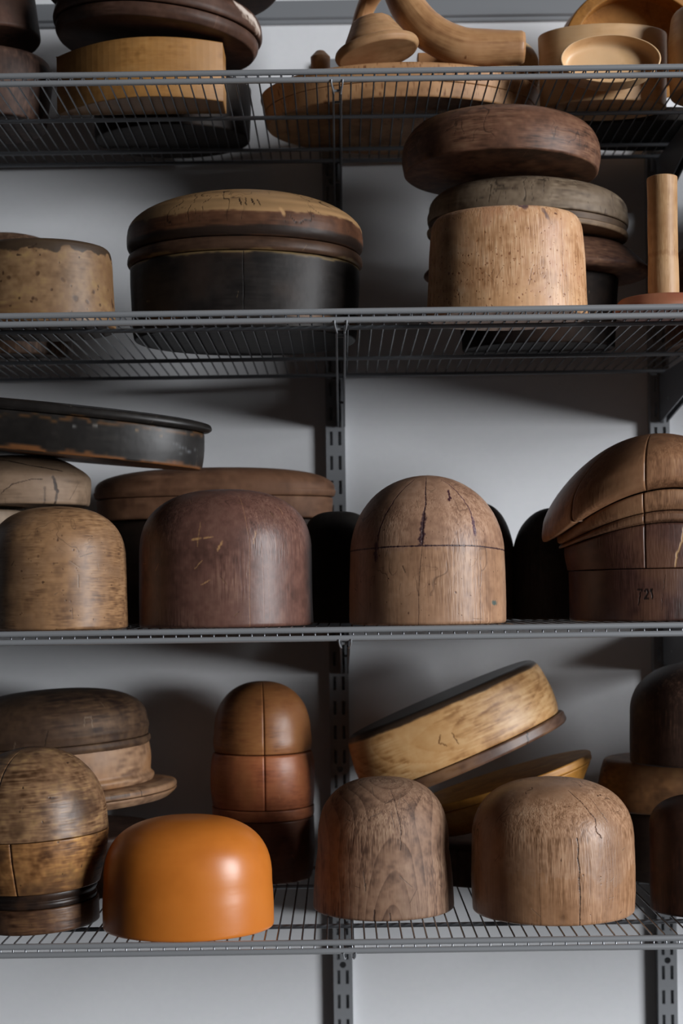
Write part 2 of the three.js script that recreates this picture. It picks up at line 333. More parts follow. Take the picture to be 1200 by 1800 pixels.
const UPX = [-0.62, 0.0, 0.424];
const upLabel = ['', 'slotted grey steel upright on the wall between the left and right bays', 'slotted grey steel upright behind the pale rings, partly hidden near the photo edge'];
const upMat = new THREE.MeshStandardMaterial({ color: 0x9a9da1, roughness: 0.42, metalness: 0.4 });
function uprightGeo() {
  const y0 = 0.55, y1 = 2.10, w = 0.0125, sh = new THREE.Shape();
  sh.moveTo(-w, y0); sh.lineTo(w, y0); sh.lineTo(w, y1); sh.lineTo(-w, y1); sh.closePath();
  let i = 0;
  for (let y = y0 + 0.03; y < y1 - 0.03; y += 0.032, i++) {
    for (const x of [-0.0056, 0.0056]) { const h = new THREE.Path(); h.moveTo(x - 0.0020, y - 0.009); h.lineTo(x - 0.0020, y + 0.009); h.lineTo(x + 0.0020, y + 0.009); h.lineTo(x + 0.0020, y - 0.009); h.closePath(); sh.holes.push(h); }
    if (i % 8 === 2) { const c = new THREE.Path(); c.absarc(0, y + 0.016, 0.0042, 0, Math.PI * 2, true); sh.holes.push(c); }
  }
  const face = new THREE.ExtrudeGeometry(sh, { depth: 0.0015, bevelEnabled: false, curveSegments: 8 }); face.translate(0, 0, 0.0125);
  const b = [face.toNonIndexed ? face : face];
  for (const s of [-1, 1]) b.push(box(0.0015, y1 - y0, 0.0125, s * 0.01175, (y0 + y1) / 2, 0.00625).toNonIndexed());
  return mergeGeometries(b.map(g => g.index ? g.toNonIndexed() : g));
}
const ug = uprightGeo();
UPX.forEach((x, i) => { if (i) { const u = mesh('slotted_upright', ug, upMat); u.position.set(x - 0.0042, 0, WALL_Z); tag(u, upLabel[i], 'upright'); } });
// brackets: two tapering cheeks, pins, and the wire fork that holds the front rods
function bracket(x, y, zf, zr, label) {
  const L = zf - zr - 0.016, s = new THREE.Shape();
  s.moveTo(0, -0.008); s.lineTo(L, -0.014); s.lineTo(L, -0.022); s.quadraticCurveTo(L * 0.6, -0.034, 0, -0.070); s.closePath();
  const cheek = new THREE.ExtrudeGeometry(s, { depth: 0.0014, bevelEnabled: true, bevelSize: 0.0004, bevelThickness: 0.0004, bevelSegments: 1 });
  cheek.rotateY(-Math.PI / 2); cheek.translate(0.0007, 0, 0);
  const g = group('shelf_bracket', new THREE.Vector3(x, y, 0)); tag(g, label, 'bracket', 'shelf brackets');
  for (const d of [-1, 1]) { const c = mesh('cheek', cheek, steelDark, g); c.position.set(d * 0.0042, 0, zr + 0.002); }
  for (const [pz, py] of [[zf - 0.05, -0.0185], [zr + 0.05, -0.045], [zf - 0.018, -0.017]]) { const p = new THREE.CylinderGeometry(0.0016, 0.0016, 0.0112, 8); p.rotateZ(Math.PI / 2); const q = mesh('pin', p, steel, g); q.position.set(0, py, pz); }
  for (const d of [-1, 1]) { const c = new THREE.CatmullRomCurve3([[d * 0.0062, -0.0120, zf + 0.003], [d * 0.0060, -0.0160, zf + 0.0015], [d * 0.0048, -0.0200, zf - 0.004], [d * 0.0036, -0.0215, zf - 0.014]].map(p => new THREE.Vector3(...p))); mesh('fork', new THREE.TubeGeometry(c, 10, 0.0010, 6), upMat, g); }
}
const shelfList = [['top', -0.102, 'topmost'], ['upper', 0, 'second'], ['middle', 0, 'eye-level'], ['bottom', 0, 'lowest']];
for (const [k, zf, w] of shelfList) {
  bracket(0.0035, SHELF_Y[k], zf, -0.414, `grey tapering bracket on the middle upright under the ${w} wire shelf`);
  bracket(0.424, SHELF_Y[k], zf, -0.414, `grey tapering bracket on the right-hand upright under the ${w} wire shelf`);
}
{ // hanging rail at the top of the wall
  const s = new THREE.Shape(), h = 0.0275; s.moveTo(0, 0); s.lineTo(0.006, 0); s.lineTo(0.006, 0.004); s.lineTo(0.0105, 0.006); s.lineTo(0.0105, h); s.lineTo(0, h); s.closePath();
  const g = new THREE.ExtrudeGeometry(s, { depth: 3, bevelEnabled: false }); g.rotateY(Math.PI / 2); g.scale(1, 1, -1);
  const idx = g.index; const p = g.attributes.position; if (!idx) for (let i = 0; i < p.count; i += 3) { const a = [p.getX(i), p.getY(i), p.getZ(i)], n = [p.getX(i + 1), p.getY(i + 1), p.getZ(i + 1)]; p.setXYZ(i, ...n); p.setXYZ(i + 1, ...a); }
  g.computeVertexNormals();
  const r = mesh('hanging_rail', g, upMat); r.position.set(-1.4, P(600, 40, 1.845).y, WALL_Z); tag(r, 'flat grey steel rail running along the wall at the top', 'rail');
}

// ------------------------------------------------------------------ wood recipes
const W = {
  walnut: { base: 0x7a5a46, dark: 0x4a3226, light: 0x9c7a60, blot: 0x553a2c, ga: 0.7, ba: 0.4 },
  honeyed: { base: 0xa97f5c, dark: 0x70492f, light: 0xc9a27c, blot: 0x8a5f3f, ga: 0.6, ba: 0.4 },
  dark: { base: 0x4a362d, dark: 0x2c1f1a, light: 0x6d5142, blot: 0x2e211c, ga: 0.6, ba: 0.5 },
  black: { base: 0x26221f, dark: 0x171413, light: 0x3a332d, blot: 0x1a1716, ga: 0.5, ba: 0.4 },
  pale: { base: 0xc49e78, dark: 0x8f6844, light: 0xdcbd98, blot: 0xa9764f, ga: 0.5, ba: 0.45 },
};
const K = (n, o) => ({ ...W[n], ...(n === 'black' || n === 'dark' ? { shine: 0.45 } : {}), ...o });
const INK = 0x2a1a20;

// ------------------------------------------------------------------ bottom shelf
{
  const f = fit(180, 480, 1434, 'bottom', 1.488), h = f.h;
  block({ name: 'hat_block', label: 'smooth glossy orange painted hat block at the front of the lowest shelf', group: 'hat blocks', ...f, ratio: 0.80, prof: [[1, 0, 0.004], [1.0, 0.028, 0.02], ...dome(0.985, 0.40 * h, h, 2.7)], lump: 0.0006,
    spec: { base: 0xcc762c, dark: 0xb86622, light: 0xd58236, blot: 0xc06a26, ga: 0.10, ba: 0.25, gf: 160, dir: 'h', bf: 10, shine: 1 }, rough: 0.33, tex: [512, 256], bump: 0.00015,
    }).material.sheen = 0;
}
{
  const f = fit(549, 797, 1366, 'bottom', 1.565), h = f.h;
  block({ name: 'hat_block', label: 'weathered brown hat block with arched raised grain, right beside the orange block', group: 'hat blocks', ...f, ratio: 0.9, prof: [[1, 0, 0.004], [0.985, 0.035, 0.03], ...dome(0.93, 0.46 * h, h, 2.6)],
    spec: K('walnut', { base: 0x8a6a54, dark: 0x4f382b, light: 0xa98a70, blot: 0x5a4234, ring: { f: 105, amt: 0.55, x: 0.004, z: 0.066, tz: 0.30, y0: -0.004 }, ga: 0.7, gf: 560, dscr: [60, 0x3a2a22, 0.02], scr: [40, 0xb09a86, 0.02], marks: [[[[10, 0.135], [14, 0.10], [13, 0.075]], 0.0009, 0x2a1c16, 0.7], [[[-10, 0.0], [-9, 0.012]], 0.0016, 0x2a1c16, 0.7], [[[4, 0.0], [3, 0.009]], 0.0014, 0x2a1c16, 0.7]] }), rough: 0.62, tex: [1280, 768], bump: 0.0009 });
}
{
  const f = fit(827, 1114, 1367, 'bottom', 1.542), h = f.h;
  const mk = [[[[9, 0.092], [10, 0.05], [10.5, 0.0]], 0.0011, 0x24160f, 0.95, 0.7], [[[-17, 0.115], [-17, 0.06], [-16, 0.0]], 0.0006, 0x3a2518, 0.45, 0.2], [[[12, 0.137], [19, 0.125], [25, 0.11], [24, 0.098], [28, 0.09]], 0.0010, 0x2e1c13, 0.8], [[[30, 0.130], [33, 0.115], [36, 0.105]], 0.0007, 0x2e1c13, 0.6]];
  for (let i = 0; i < 5; i++) mk.push([[[30 + i * 3, 0.09 - i * 0.003], [31 + i * 3, 0.05], [30 + i * 3, 0.015 + i * 0.004]], 0.0006, 0x5b3a24, 0.5, 0.3]);
  block({ name: 'hat_block', label: 'large grey-brown rounded hat block with a straight vertical crack down its front', group: 'hat blocks', ...f, ratio: 0.92, prof: [[0.985, 0, 0.004], [1.0, 0.03, 0.03], ...dome(0.985, 0.50 * h, h, 2.55)],
    spec: K('honeyed', { base: 0xac8466, dark: 0x6c4c34, light: 0xceaa8a, blot: 0x7e5c44, ga: 0.55, gf: 560, ba: 0.6, bf: 15, craze: [0.7, 0.085, 0.16], dscr: [30, 0x4a3022, 0.012], scr: [26, 0xc4b09a, 0.014], speck: [0.14, 0x4a3224], marks: mk, bands: [[-0.01, 0.05, 0x9c6f4a, 0.35, 0.03]] }), rough: 0.41, tex: [1280, 768], bump: 0.0008 });
}
{ // round segmented block at the left edge
  const f = fit(-58, 197, 1312, 'bottom', 1.512), h = f.h, R = 1;
  const seamY = 0.098;
  const low = [[0.84, 0.042, 0.002], [0.90, 0.058, 0.01], [0.975, 0.080, 0.01], [R, seamY, 0.0012]];
  block({ name: 'segmented_hat_block', label: 'mottled round segmented hat block with a dark grooved foot, left of the orange one', group: 'hat blocks', ...f, ratio: 0.92, rot: [0, 4, 2.5],
    parts: [{ name: 'foot', prof: [[0.80, 0, 0.003], [0.81, 0.026, 0.002]] }, { name: 'groove_ring', label: 'dark grooved ring above the foot', prof: [[0.775, 0.0262, 0.001], [0.79, 0.031, 0.002], [0.765, 0.0335, 0.001], [0.80, 0.038, 0.002], [0.80, 0.0418, 0.001]] },
      { name: 'lower_segment', prof: low, sectors: [[-88, -12], [-12, 120], [120, 272]] },
      { name: 'dome_segment', prof: [[R, seamY + 0.0006, 0.0012], ...dome(0.995, 0.112, h, 2.1)], sectors: [[-95, -24], [-24, 118], [118, 265]] }],
    spec: K('walnut', { base: 0x80634a, dark: 0x46301f, light: 0xb09064, blot: 0x3c281c, ga: 0.7, ba: 0.7, bf: 30, gf: 300, dir: 'h', parts: { 0: 0x5a3e2c, 1: 0x241a16, 2: 0x94683f, 3: 0x836348 }, speck: [0.16, 0x35261c], scr: [70, 0xb39a6c, 0.01], dscr: [40, 0x2a1c14, 0.012] }), rough: 0.40, tex: [1024, 768], bump: 0.0007 });
}
{ // copper-coloured tall block
  const f = fit(372, 552, 1197, 'bottom', 1.745), h = f.h;
  const sec = [[-80, 5], [5, 100], [100, 280]];
  block({ name: 'segmented_hat_block', label: 'tall reddish copper-brown segmented block with three bulging tiers, behind the orange block', group: 'hat blocks', ...f, ratio: 0.95,
    parts: [{ name: 'foot', prof: [[0.93, 0, 0.003], [1.0, 0.03, 0.012], [0.99, 0.076, 0.002]] }, { name: 'band', prof: [[0.985, 0.0765, 0.0012], [1.0, 0.080, 0.002], [1.0, 0.0895, 0.0015]] },
      { name: 'lower_segment', prof: [[0.985, 0.0902, 0.0015], [1.02, 0.11, 0.02], [1.02, 0.14, 0.012], [0.965, 0.156, 0.003]], sectors: sec },
      { name: 'dome_segment', prof: [[0.93, 0.157, 0.002], [0.96, 0.168, 0.012], ...dome(0.94, 0.18, h, 2.2)], sectors: sec }],
    spec: K('walnut', { base: 0xa06040, dark: 0x6a3c28, light: 0xb87a50, blot: 0x784828, ga: 0.35, ba: 0.4, bf: 16, dir: 'h', parts: { 0: 0x6a4332, 1: 0xa46444, 2: 0xa4603e, 3: 0x8e5c36 }, scr: [20, 0xc09068, 0.012] }), rough: 0.42, tex: [640, 640], bump: 0.0003 });
}
{ // leaning stack at the left: flat crown over wide brim block over dark base
  const D = 1.715;
  const b0 = fit(-90, 284, 1428, 'bottom', D); const topY = b0.pos.y + b0.h; b0.h -= 0.010;
  block({ name: 'hat_block', label: 'dark low block at the bottom of the left stack, under the wide brim', group: 'hat blocks', ...b0, ratio: 0.8, prof: [[1, 0, 0.003], [1, b0.h - 0.008, 0.006]], spec: K('dark', {}), tex: [256, 128] });
  const p1 = P(95, 1436, D); 
  block({ name: 'brim_block', label: 'wide two-layer brim block with a stepped crown, middle of the leaning left stack', category: 'brim block', group: 'hat blocks', a: 0.150, ratio: 0.80, pos: p1.clone().setY(topY + 0.010), rot: [0, 0, 3.5],
    parts: [{ name: 'lower_brim', prof: [[0.93, 0, 0.003], [1, 0.008, 0.003], [1, 0.0105, 0.002]] }, { name: 'upper_brim', prof: [[1.0, 0.0112, 0.002], [1.005, 0.0185, 0.004], [0.9, 0.0215, 0.002]] },
      { name: 'crown', prof: [[0.815, 0.0216, 0.002], [0.835, 0.029, 0.003], [0.80, 0.033, 0.003], [0.815, 0.05, 0.01], [0.80, 0.075, 0.006]] }],
    spec: K('walnut', { base: 0x8a6a50, dark: 0x543b2a, light: 0xa88666, blot: 0x86562c, ba: 0.5, dir: 'h', gf: 300, marks: [[[[52, 0.019], [53, 0.011]], 0.002, 0x20160f, 0.9], [[[30, 0.016], [45, 0.016]], 0.0008, 0x2c1e15, 0.7]] }), rough: 0.55, tex: [768, 256], bump: 0.0006 });
  const p2 = P(95, 1310, D);
  const f2 = fit(-74, 266, 1203, p2.y, D);
  block({ name: 'hat_block', label: 'flat dark brown crown block with a thin rim, topmost of the leaning left stack', group: 'hat blocks', ...f2, pos: p2.clone().setY(f2.pos.y - 0.006), ratio: 0.82, rot: [0, 0, 3.5],
    parts: [{ name: 'rim', prof: [[0.97, 0, 0.002], [1.005, 0.005, 0.002], [1.0, 0.011, 0.002]] }, { name: 'crown', prof: [[0.975, 0.0112, 0.002], [0.985, 0.018, 0.003], [1.0, 0.022, 0.004], ...dome(0.985, 0.03, f2.h, 2.5)] }],
    spec: K('dark', { base: 0x55402f, light: 0x7a5f48, dir: 'h', gf: 260, scr: [30, 0x8a7460, 0.012], marks: [[[[28, 0.032], [29, 0.042], [33, 0.042], [33, 0.031]], 0.0012, 0x8a7866, 0.6], [[[4, 0.012], [7, 0.03]], 0.001, 0x1c130e, 0.7], [[[-14, 0.012], [-12, 0.022]], 0.001, 0x8a7866, 0.6]] }), rough: 0.6, tex: [768, 256], bump: 0.0006 });
}
{ // honey-coloured oval and the dish under it, both leaning on low dark blocks
  const D = 1.72;
  block({ name: 'hat_block', label: 'low dark block behind the arched-grain block, propping the tilted honey-coloured oval', group: 'hat blocks', pos: P(652, 1500, 1.715).setY(SHELF_Y.bottom), a: 0.06, ratio: 0.9, prof: crown(0.094, 0.8, 2.6), spec: K('dark', {}), rough: 0.7, tex: [128, 96] });
  block({ name: 'hat_block', label: 'low dark block in the gap between the two front blocks, under the dish', group: 'hat blocks', pos: P(862, 1500, D).setY(SHELF_Y.bottom), a: 0.085, ratio: 0.8, prof: [[0.97, 0, 0.003], [1, 0.046, 0.004]], spec: K('dark', {}), rough: 0.7, tex: [128, 96] });
  const e = P(1036, 1318, D), t = 17 * Math.PI / 180, ra = 0.118, hh = 0.045;
  const dp = new THREE.Vector3(e.x - ra * Math.cos(t) + hh * Math.sin(t), e.y - ra * Math.sin(t) - hh * Math.cos(t), D0 - D);
  block({ name: 'dish_block', label: 'yellow-brown flaring dish-shaped block leaning under the tilted honey-coloured oval', group: 'hat blocks', pos: dp, rot: [0, 0, 17], a: ra, ratio: 0.62,
    parts: [{ name: 'dish', prof: [[0.74, 0, 0.003], [0.90, hh * 0.5, 0.02], [0.985, hh - 0.010, 0.004]] }, { name: 'rim', prof: [[0.99, hh - 0.0095, 0.002], [1.0, hh, 0.003]] }],
    spec: K('honeyed', { base: 0xb07a34, dark: 0x7c5220, light: 0xcc9a50, blot: 0x8c5c26, dir: 'h', gf: 240 }), rough: 0.5, tex: [512, 256] });
  const c = P(822, 1340, 1.70);
  block({ name: 'oval_block', label: 'honey-coloured oval block with swirling grain and dark brown rim, lying tilted', group: 'hat blocks', a: 0.131, ratio: 0.54, pos: c, rot: [-4, 8, 22],
    parts: [{ name: 'rim', label: 'dark brown rim strip', prof: [[0.99, -0.0005, 0.002], [1.015, 0.002, 0.002], [1.015, 0.0135, 0.003]] }, { name: 'body', prof: [[0.965, 0.014, 0.002], [0.985, 0.021, 0.004], [1.0, 0.042, 0.02], [0.965, 0.078, 0.012], [0.90, 0.086, 0.008]] }],
    spec: K('honeyed', { base: 0xc79a66, dark: 0x8a5e34, light: 0xe0bc8c, blot: 0xae7e4a, ring: { f: 110, amt: 0.6, x: 0.045, z: 0.07, sx: 0.26, sz: 0.5, tz: 1.0, y0: 0.047 }, ga: 0.5, gf: 220, dir: 'h', parts: { 0: 0x5c4234 }, bands: [[0.078, 0.1, 0x2a201a, 0.9, 0.002]],
      marks: [[[[-14, 0.050], [-16, 0.043], [-13, 0.036]], 0.0012, 0x5a3a1c, 0.7], [[[-8, 0.048], [-7, 0.034]], 0.0012, 0x5a3a1c, 0.7], [[[28, 0.0], [30, 0.013]], 0.0016, 0x1c130e, 0.9]] }), rough: 0.42, tex: [1024, 384], bump: 0.0004 });
}
{ // right edge
  const f = fit(1048, 1352, 1330, 'bottom', 1.715), h = f.h;
  block({ name: 'brim_block', label: 'dark brown brim block with a yellowish edge, under the black dome near the right edge', category: 'brim block', group: 'hat blocks', ...f, ratio: 0.72,
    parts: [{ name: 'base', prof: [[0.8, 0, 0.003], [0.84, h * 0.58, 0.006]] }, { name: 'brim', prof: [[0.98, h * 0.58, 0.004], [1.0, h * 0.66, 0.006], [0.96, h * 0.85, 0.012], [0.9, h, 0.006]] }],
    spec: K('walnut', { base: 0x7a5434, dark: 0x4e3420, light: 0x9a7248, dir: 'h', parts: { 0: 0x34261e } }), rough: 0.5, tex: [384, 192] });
  const g = fit(1107, 1334, 1164, f.pos.y + f.h, 1.66);
  block({ name: 'hat_block', label: 'black-brown domed hat block standing on the brim block at the right edge', group: 'hat blocks', ...g, ratio: 0.85, prof: crown(g.h, 0.5, 2.2), spec: K('dark', { base: 0x3c2a22, marks: [[[[-12, 0.06], [-11, 0.03], [-13, 0.0]], 0.002, 0x8a5f3a, 0.5]] }), rough: 0.55, tex: [384, 256] });
  const r = fit(1142, 1345, 1395, 'bottom', 1.53);
  block({ name: 'hat_block', label: 'dark reddish-brown block cut off by the right edge on the lowest shelf', group: 'hat blocks', ...r, ratio: 0.7, prof: crown(r.h, 0.7, 2.6), spec: K('dark', { base: 0x40291f, light: 0x5c3c2e }), rough: 0.55, tex: [384, 256] });
}
for (const [x, z, a, hh, b, lab] of [[0.70, -0.16, 0.14, 0.262, 0.85, 'tall brown block farther right along the lowest shelf, past the black dome'], [1.04, -0.18, 0.16, 0.255, 0.8, 'wide tall block at the far right of the lowest shelf, past the black dome']])
  block({ name: 'hat_block', label: lab, group: 'hat blocks', pos: new THREE.Vector3(x, SHELF_Y.bottom, z), a, ratio: b, prof: crown(hh, 0.6, 2.6), spec: K('walnut', {}), tex: [128, 96] });
// ------------------------------------------------------------------ eye-level shelf
{
  const f = fit(-20, 222, 891, 'middle', 1.51), h = f.h;
  block({ name: 'hat_block', label: 'round light brown hat block with worn crown, left end of the eye-level shelf', group: 'hat blocks', ...f, ratio: 0.95, prof: crown(h, 0.55, 2.5, 1, 0.985),
    spec: K('honeyed', { base: 0x96714f, dark: 0x5e4330, light: 0xb48d68, blot: 0x6a4f3c, ba: 0.6, bf: 19, dir: 'h', gf: 420, ga: 0.6, craze: [0.4, 0.08, 0.2], dscr: [60, 0x4a3222, 0.012], scr: [50, 0xc8aa84, 0.012], dots: [[160, 0x503828, 0, 0.11, 0.0016]], speck: [0.13, 0x503828] }), rough: 0.45, tex: [896, 512], bump: 0.0005 });
}
{
  const f = fit(244, 549, 861, 'middle', 1.545), h = f.h;
  block({ name: 'hat_block', label: 'large dark plum-brown hat block with chipped scratches, left of the middle upright', group: 'hat blocks', ...f, ratio: 0.9, prof: crown(h, 0.52, 2.5, 1, 0.99),
    spec: K('dark', { base: 0x6b4a40, dark: 0x442e27, light: 0x8c6a5a, blot: 0x4c342c, ga: 0.55, gf: 600, shine: 0.8, ba: 0.4, scr: [46, 0xb98d5c, 0.014], dscr: [30, 0x2a1c18, 0.02], craze: [0.4, 0.1, 0.2],
      marks: [[[[18, 0.14], [19, 0.08], [18, 0.0]], 0.0008, 0xa87c56, 0.5, 0.2], [[[27, 0.12], [28, 0.05], [28, 0.0]], 0.0006, 0x9a735c, 0.6, 0.2], [[[32, 0.125], [32, 0.06], [33, 0.0]], 0.0006, 0x9a735c, 0.5, 0.2], [[[-13, 0.11], [-14, 0.085]], 0.0012, 0xa07850, 0.6, 0.1], [[[-18, 0.092], [-12, 0.094]], 0.0022, 0xb48a5c, 0.7, 0.1], [[[-10, 0.093], [-4, 0.095]], 0.0018, 0xb48a5c, 0.6, 0.1], [[[2, 0.09], [-1, 0.08]], 0.002, 0xb48a5c, 0.6, 0.1], [[[-16, 0.062], [-11, 0.07]], 0.0014, 0xb48a5c, 0.6, 0.1], [[[-12, 0.045], [-6, 0.05]], 0.0014, 0xb48a5c, 0.6, 0.1], [[[24, 0.1], [22, 0.088]], 0.0022, 0xb48a5c, 0.5, 0.1]] }), rough: 0.42, tex: [1024, 576], bump: 0.0006 });
}
{
  const f = fit(612, 888, 836, 'middle', 1.525), h = f.h;
  const L = 0.082;
  block({ name: 'hat_block', label: 'tall domed light brown hat block marked with dark ink lines and drips', group: 'hat blocks', ...f, ratio: 0.95, prof: [[1, 0, 0.004], [1.0, 0.045, 0.03], ...dome(0.985, 0.46 * h, h, 2.05)],
    spec: K('honeyed', { base: 0xa58067, dark: 0x715241, light: 0xc9a58c, blot: 0x866754, dots: [[160, 0x523a2c, 0, 0.15, 0.0016]], ba: 0.5, bf: 16, gf: 520, ga: 0.55, dscr: [50, 0x52382a, 0.016], scr: [40, 0xccb090, 0.012], speck: [0.12, 0x523a2c], craze: [0.35, 0.03, 0.2], bands: [[-0.01, 0.078, 0xa87e58, 0.3, 0.012]],
      marks: [[[[-90, 0.079], [-60, 0.080], [-30, 0.0815], [0, L], [30, 0.0815], [60, 0.079], [90, 0.077]], 0.0013, INK, 0.95, 0.3],
        [[[-26, 0.154], [-34, 0.135], [-40, 0.11], [-42, 0.085], [-43, 0.068]], 0.0016, 0x3c2228, 0.85, 0.2], [[[-43, 0.085], [-43, 0.068]], 0.0040, 0x4a2a30, 0.7, 0.1],
        [[[-3, 0.157], [-4, 0.13], [-6, 0.10], [-7, 0.084]], 0.0015, INK, 0.9, 0.4], [[[-5.5, 0.115], [-7.5, 0.084]], 0.0046, 0x332024, 0.85, 0.1], [[[-7, 0.083], [-9, 0.05], [-12, 0.0]], 0.0007, 0x3a2820, 0.6, 0.3],
        [[[26, 0.154], [32, 0.14], [35, 0.12], [34, 0.095]], 0.0015, 0x3a2230, 0.8, 0.2], [[[35, 0.11], [34, 0.093]], 0.0034, 0x4a3040, 0.6, 0.1], [[[22, 0.141], [20, 0.133], [18, 0.13]], 0.0030, 0x3c2228, 0.8, 0.1],
        [[[38, 0.07], [37, 0.04], [36, 0.0]], 0.0007, 0x4a3226, 0.7, 0.3], [[[50, 0.022], [54, 0.022]], 0.0040, 0x4a5a58, 0.5, 0]] }), rough: 0.44, tex: [1280, 768], bump: 0.0007 });
}
{
  const f = fit(165, 592, 823, 'middle', 1.755), h = f.h;
  block({ name: 'hat_block', label: 'wide brown oval block with a stepped edge, behind the dark plum-brown block', group: 'hat blocks', ...f, ratio: 0.4,
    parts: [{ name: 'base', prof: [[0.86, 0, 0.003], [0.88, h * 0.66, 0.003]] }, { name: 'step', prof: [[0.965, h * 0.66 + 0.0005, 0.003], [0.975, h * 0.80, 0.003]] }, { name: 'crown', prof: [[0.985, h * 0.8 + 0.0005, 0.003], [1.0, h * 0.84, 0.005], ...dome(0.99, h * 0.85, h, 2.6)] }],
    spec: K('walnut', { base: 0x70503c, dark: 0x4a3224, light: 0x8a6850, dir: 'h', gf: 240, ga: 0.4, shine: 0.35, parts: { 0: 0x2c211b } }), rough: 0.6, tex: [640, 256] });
}
{
  const g0 = fit(-120, 46, 893, 'middle', 1.64);
  block({ name: 'hat_block', label: 'pale grey-brown block low at the left edge, under the cracked block', group: 'hat blocks', ...g0, ratio: 0.9, prof: [[0.97, 0, 0.003], [1, g0.h - 0.004, 0.004]], spec: K('pale', { base: 0x9a8570, dark: 0x6c5a48, light: 0xb8a48c, blot: 0x7c6854, dir: 'h' }), rough: 0.6, tex: [256, 192] });
  const f = fit(-110, 160, 803, g0.pos.y + g0.h, 1.64), h = f.h;
  block({ name: 'hat_block', label: 'pale weathered block with a long dark crack, below the tilted black oval', group: 'hat blocks', ...f, ratio: 0.75, prof: [[0.97, 0, 0.004], [1, h * 0.45, 0.012], [0.97, h * 0.62, 0.012], [0.62, h * 0.96, 0.02], [0.3, h, 0.01]],
    spec: K('pale', { base: 0x8e7660, dark: 0x5c4a3a, light: 0xa89078, blot: 0x6e5744, gf: 200, dir: 'h', ga: 0.45, speck: [0.12, 0x33261c], dscr: [24, 0x33261c, 0.03],
      marks: [[[[-12, 0.052], [4, 0.05], [24, 0.044], [50, 0.038]], 0.0016, 0x1e1510, 0.9, 0.6], [[[0, 0.012], [8, 0.022], [22, 0.028], [30, 0.028]], 0.0010, 0x2a1d15, 0.7, 0.4], [[[40, 0.0], [42, 0.014], [39, 0.03]], 0.0036, 0x2a1f18, 0.7, 0.3], [[[33, 0.0], [32, 0.018]], 0.003, 0x3a2c22, 0.5, 0.2]] }), rough: 0.62, tex: [768, 256], bump: 0.0008 });
  const p = P(56, 800, 1.62);
  block({ name: 'oval_block', label: 'black painted oval disc with worn orange edges, lying tilted across the left blocks', group: 'hat blocks', a: 0.205, ratio: 0.46, pos: p, rot: [2, 0, -6.0],
    parts: [{ name: 'body', prof: [[0.955, 0, 0.003], [0.965, 0.018, 0.01], [0.955, 0.043, 0.003]] }, { name: 'lip', prof: [[0.975, 0.0432, 0.002], [1.0, 0.047, 0.003], [0.985, 0.053, 0.003], [0.9, 0.056, 0.004]] }],
    spec: K('black', { base: 0x201d1b, light: 0x34302c, dir: 'h', shine: 0.6, bands: [[-0.002, 0.0036, 0x8a5630, 0.75, 0.006], [0.038, 0.0415, 0x7a4e28, 0.5, 0.008]], scr: [80, 0x84786a, 0.02], marks: [[[[18, 0.03], [26, 0.036]], 0.001, 0x9a9a98, 0.6, 0], [[[58, 0.026], [70, 0.018]], 0.003, 0x6a6e72, 0.4, 0], [[[62, 0.016], [74, 0.022]], 0.002, 0x6a6e72, 0.5, 0], [[[40, 0.034], [52, 0.033]], 0.001, 0x8a6a44, 0.7, 0]] }), rough: 0.42, tex: [1024, 256], bump: 0.0006 });
}
{
  const f = fit(786, 904, 884, 'middle', 1.70);
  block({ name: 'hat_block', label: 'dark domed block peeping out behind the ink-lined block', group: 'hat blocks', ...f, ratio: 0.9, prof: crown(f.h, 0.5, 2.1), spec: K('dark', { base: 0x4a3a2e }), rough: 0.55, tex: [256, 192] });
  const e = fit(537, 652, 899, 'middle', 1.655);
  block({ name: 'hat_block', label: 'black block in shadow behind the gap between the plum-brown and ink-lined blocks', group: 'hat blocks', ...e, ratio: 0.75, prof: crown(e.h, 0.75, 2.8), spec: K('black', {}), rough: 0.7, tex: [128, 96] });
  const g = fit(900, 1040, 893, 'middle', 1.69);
  block({ name: 'hat_block', label: 'black domed block in shadow behind the large swooping segmented block', group: 'hat blocks', ...g, ratio: 0.9, prof: crown(g.h, 0.5, 2.1), spec: K('black', { base: 0x2c2420 }), rough: 0.6, tex: [256, 192] });
}
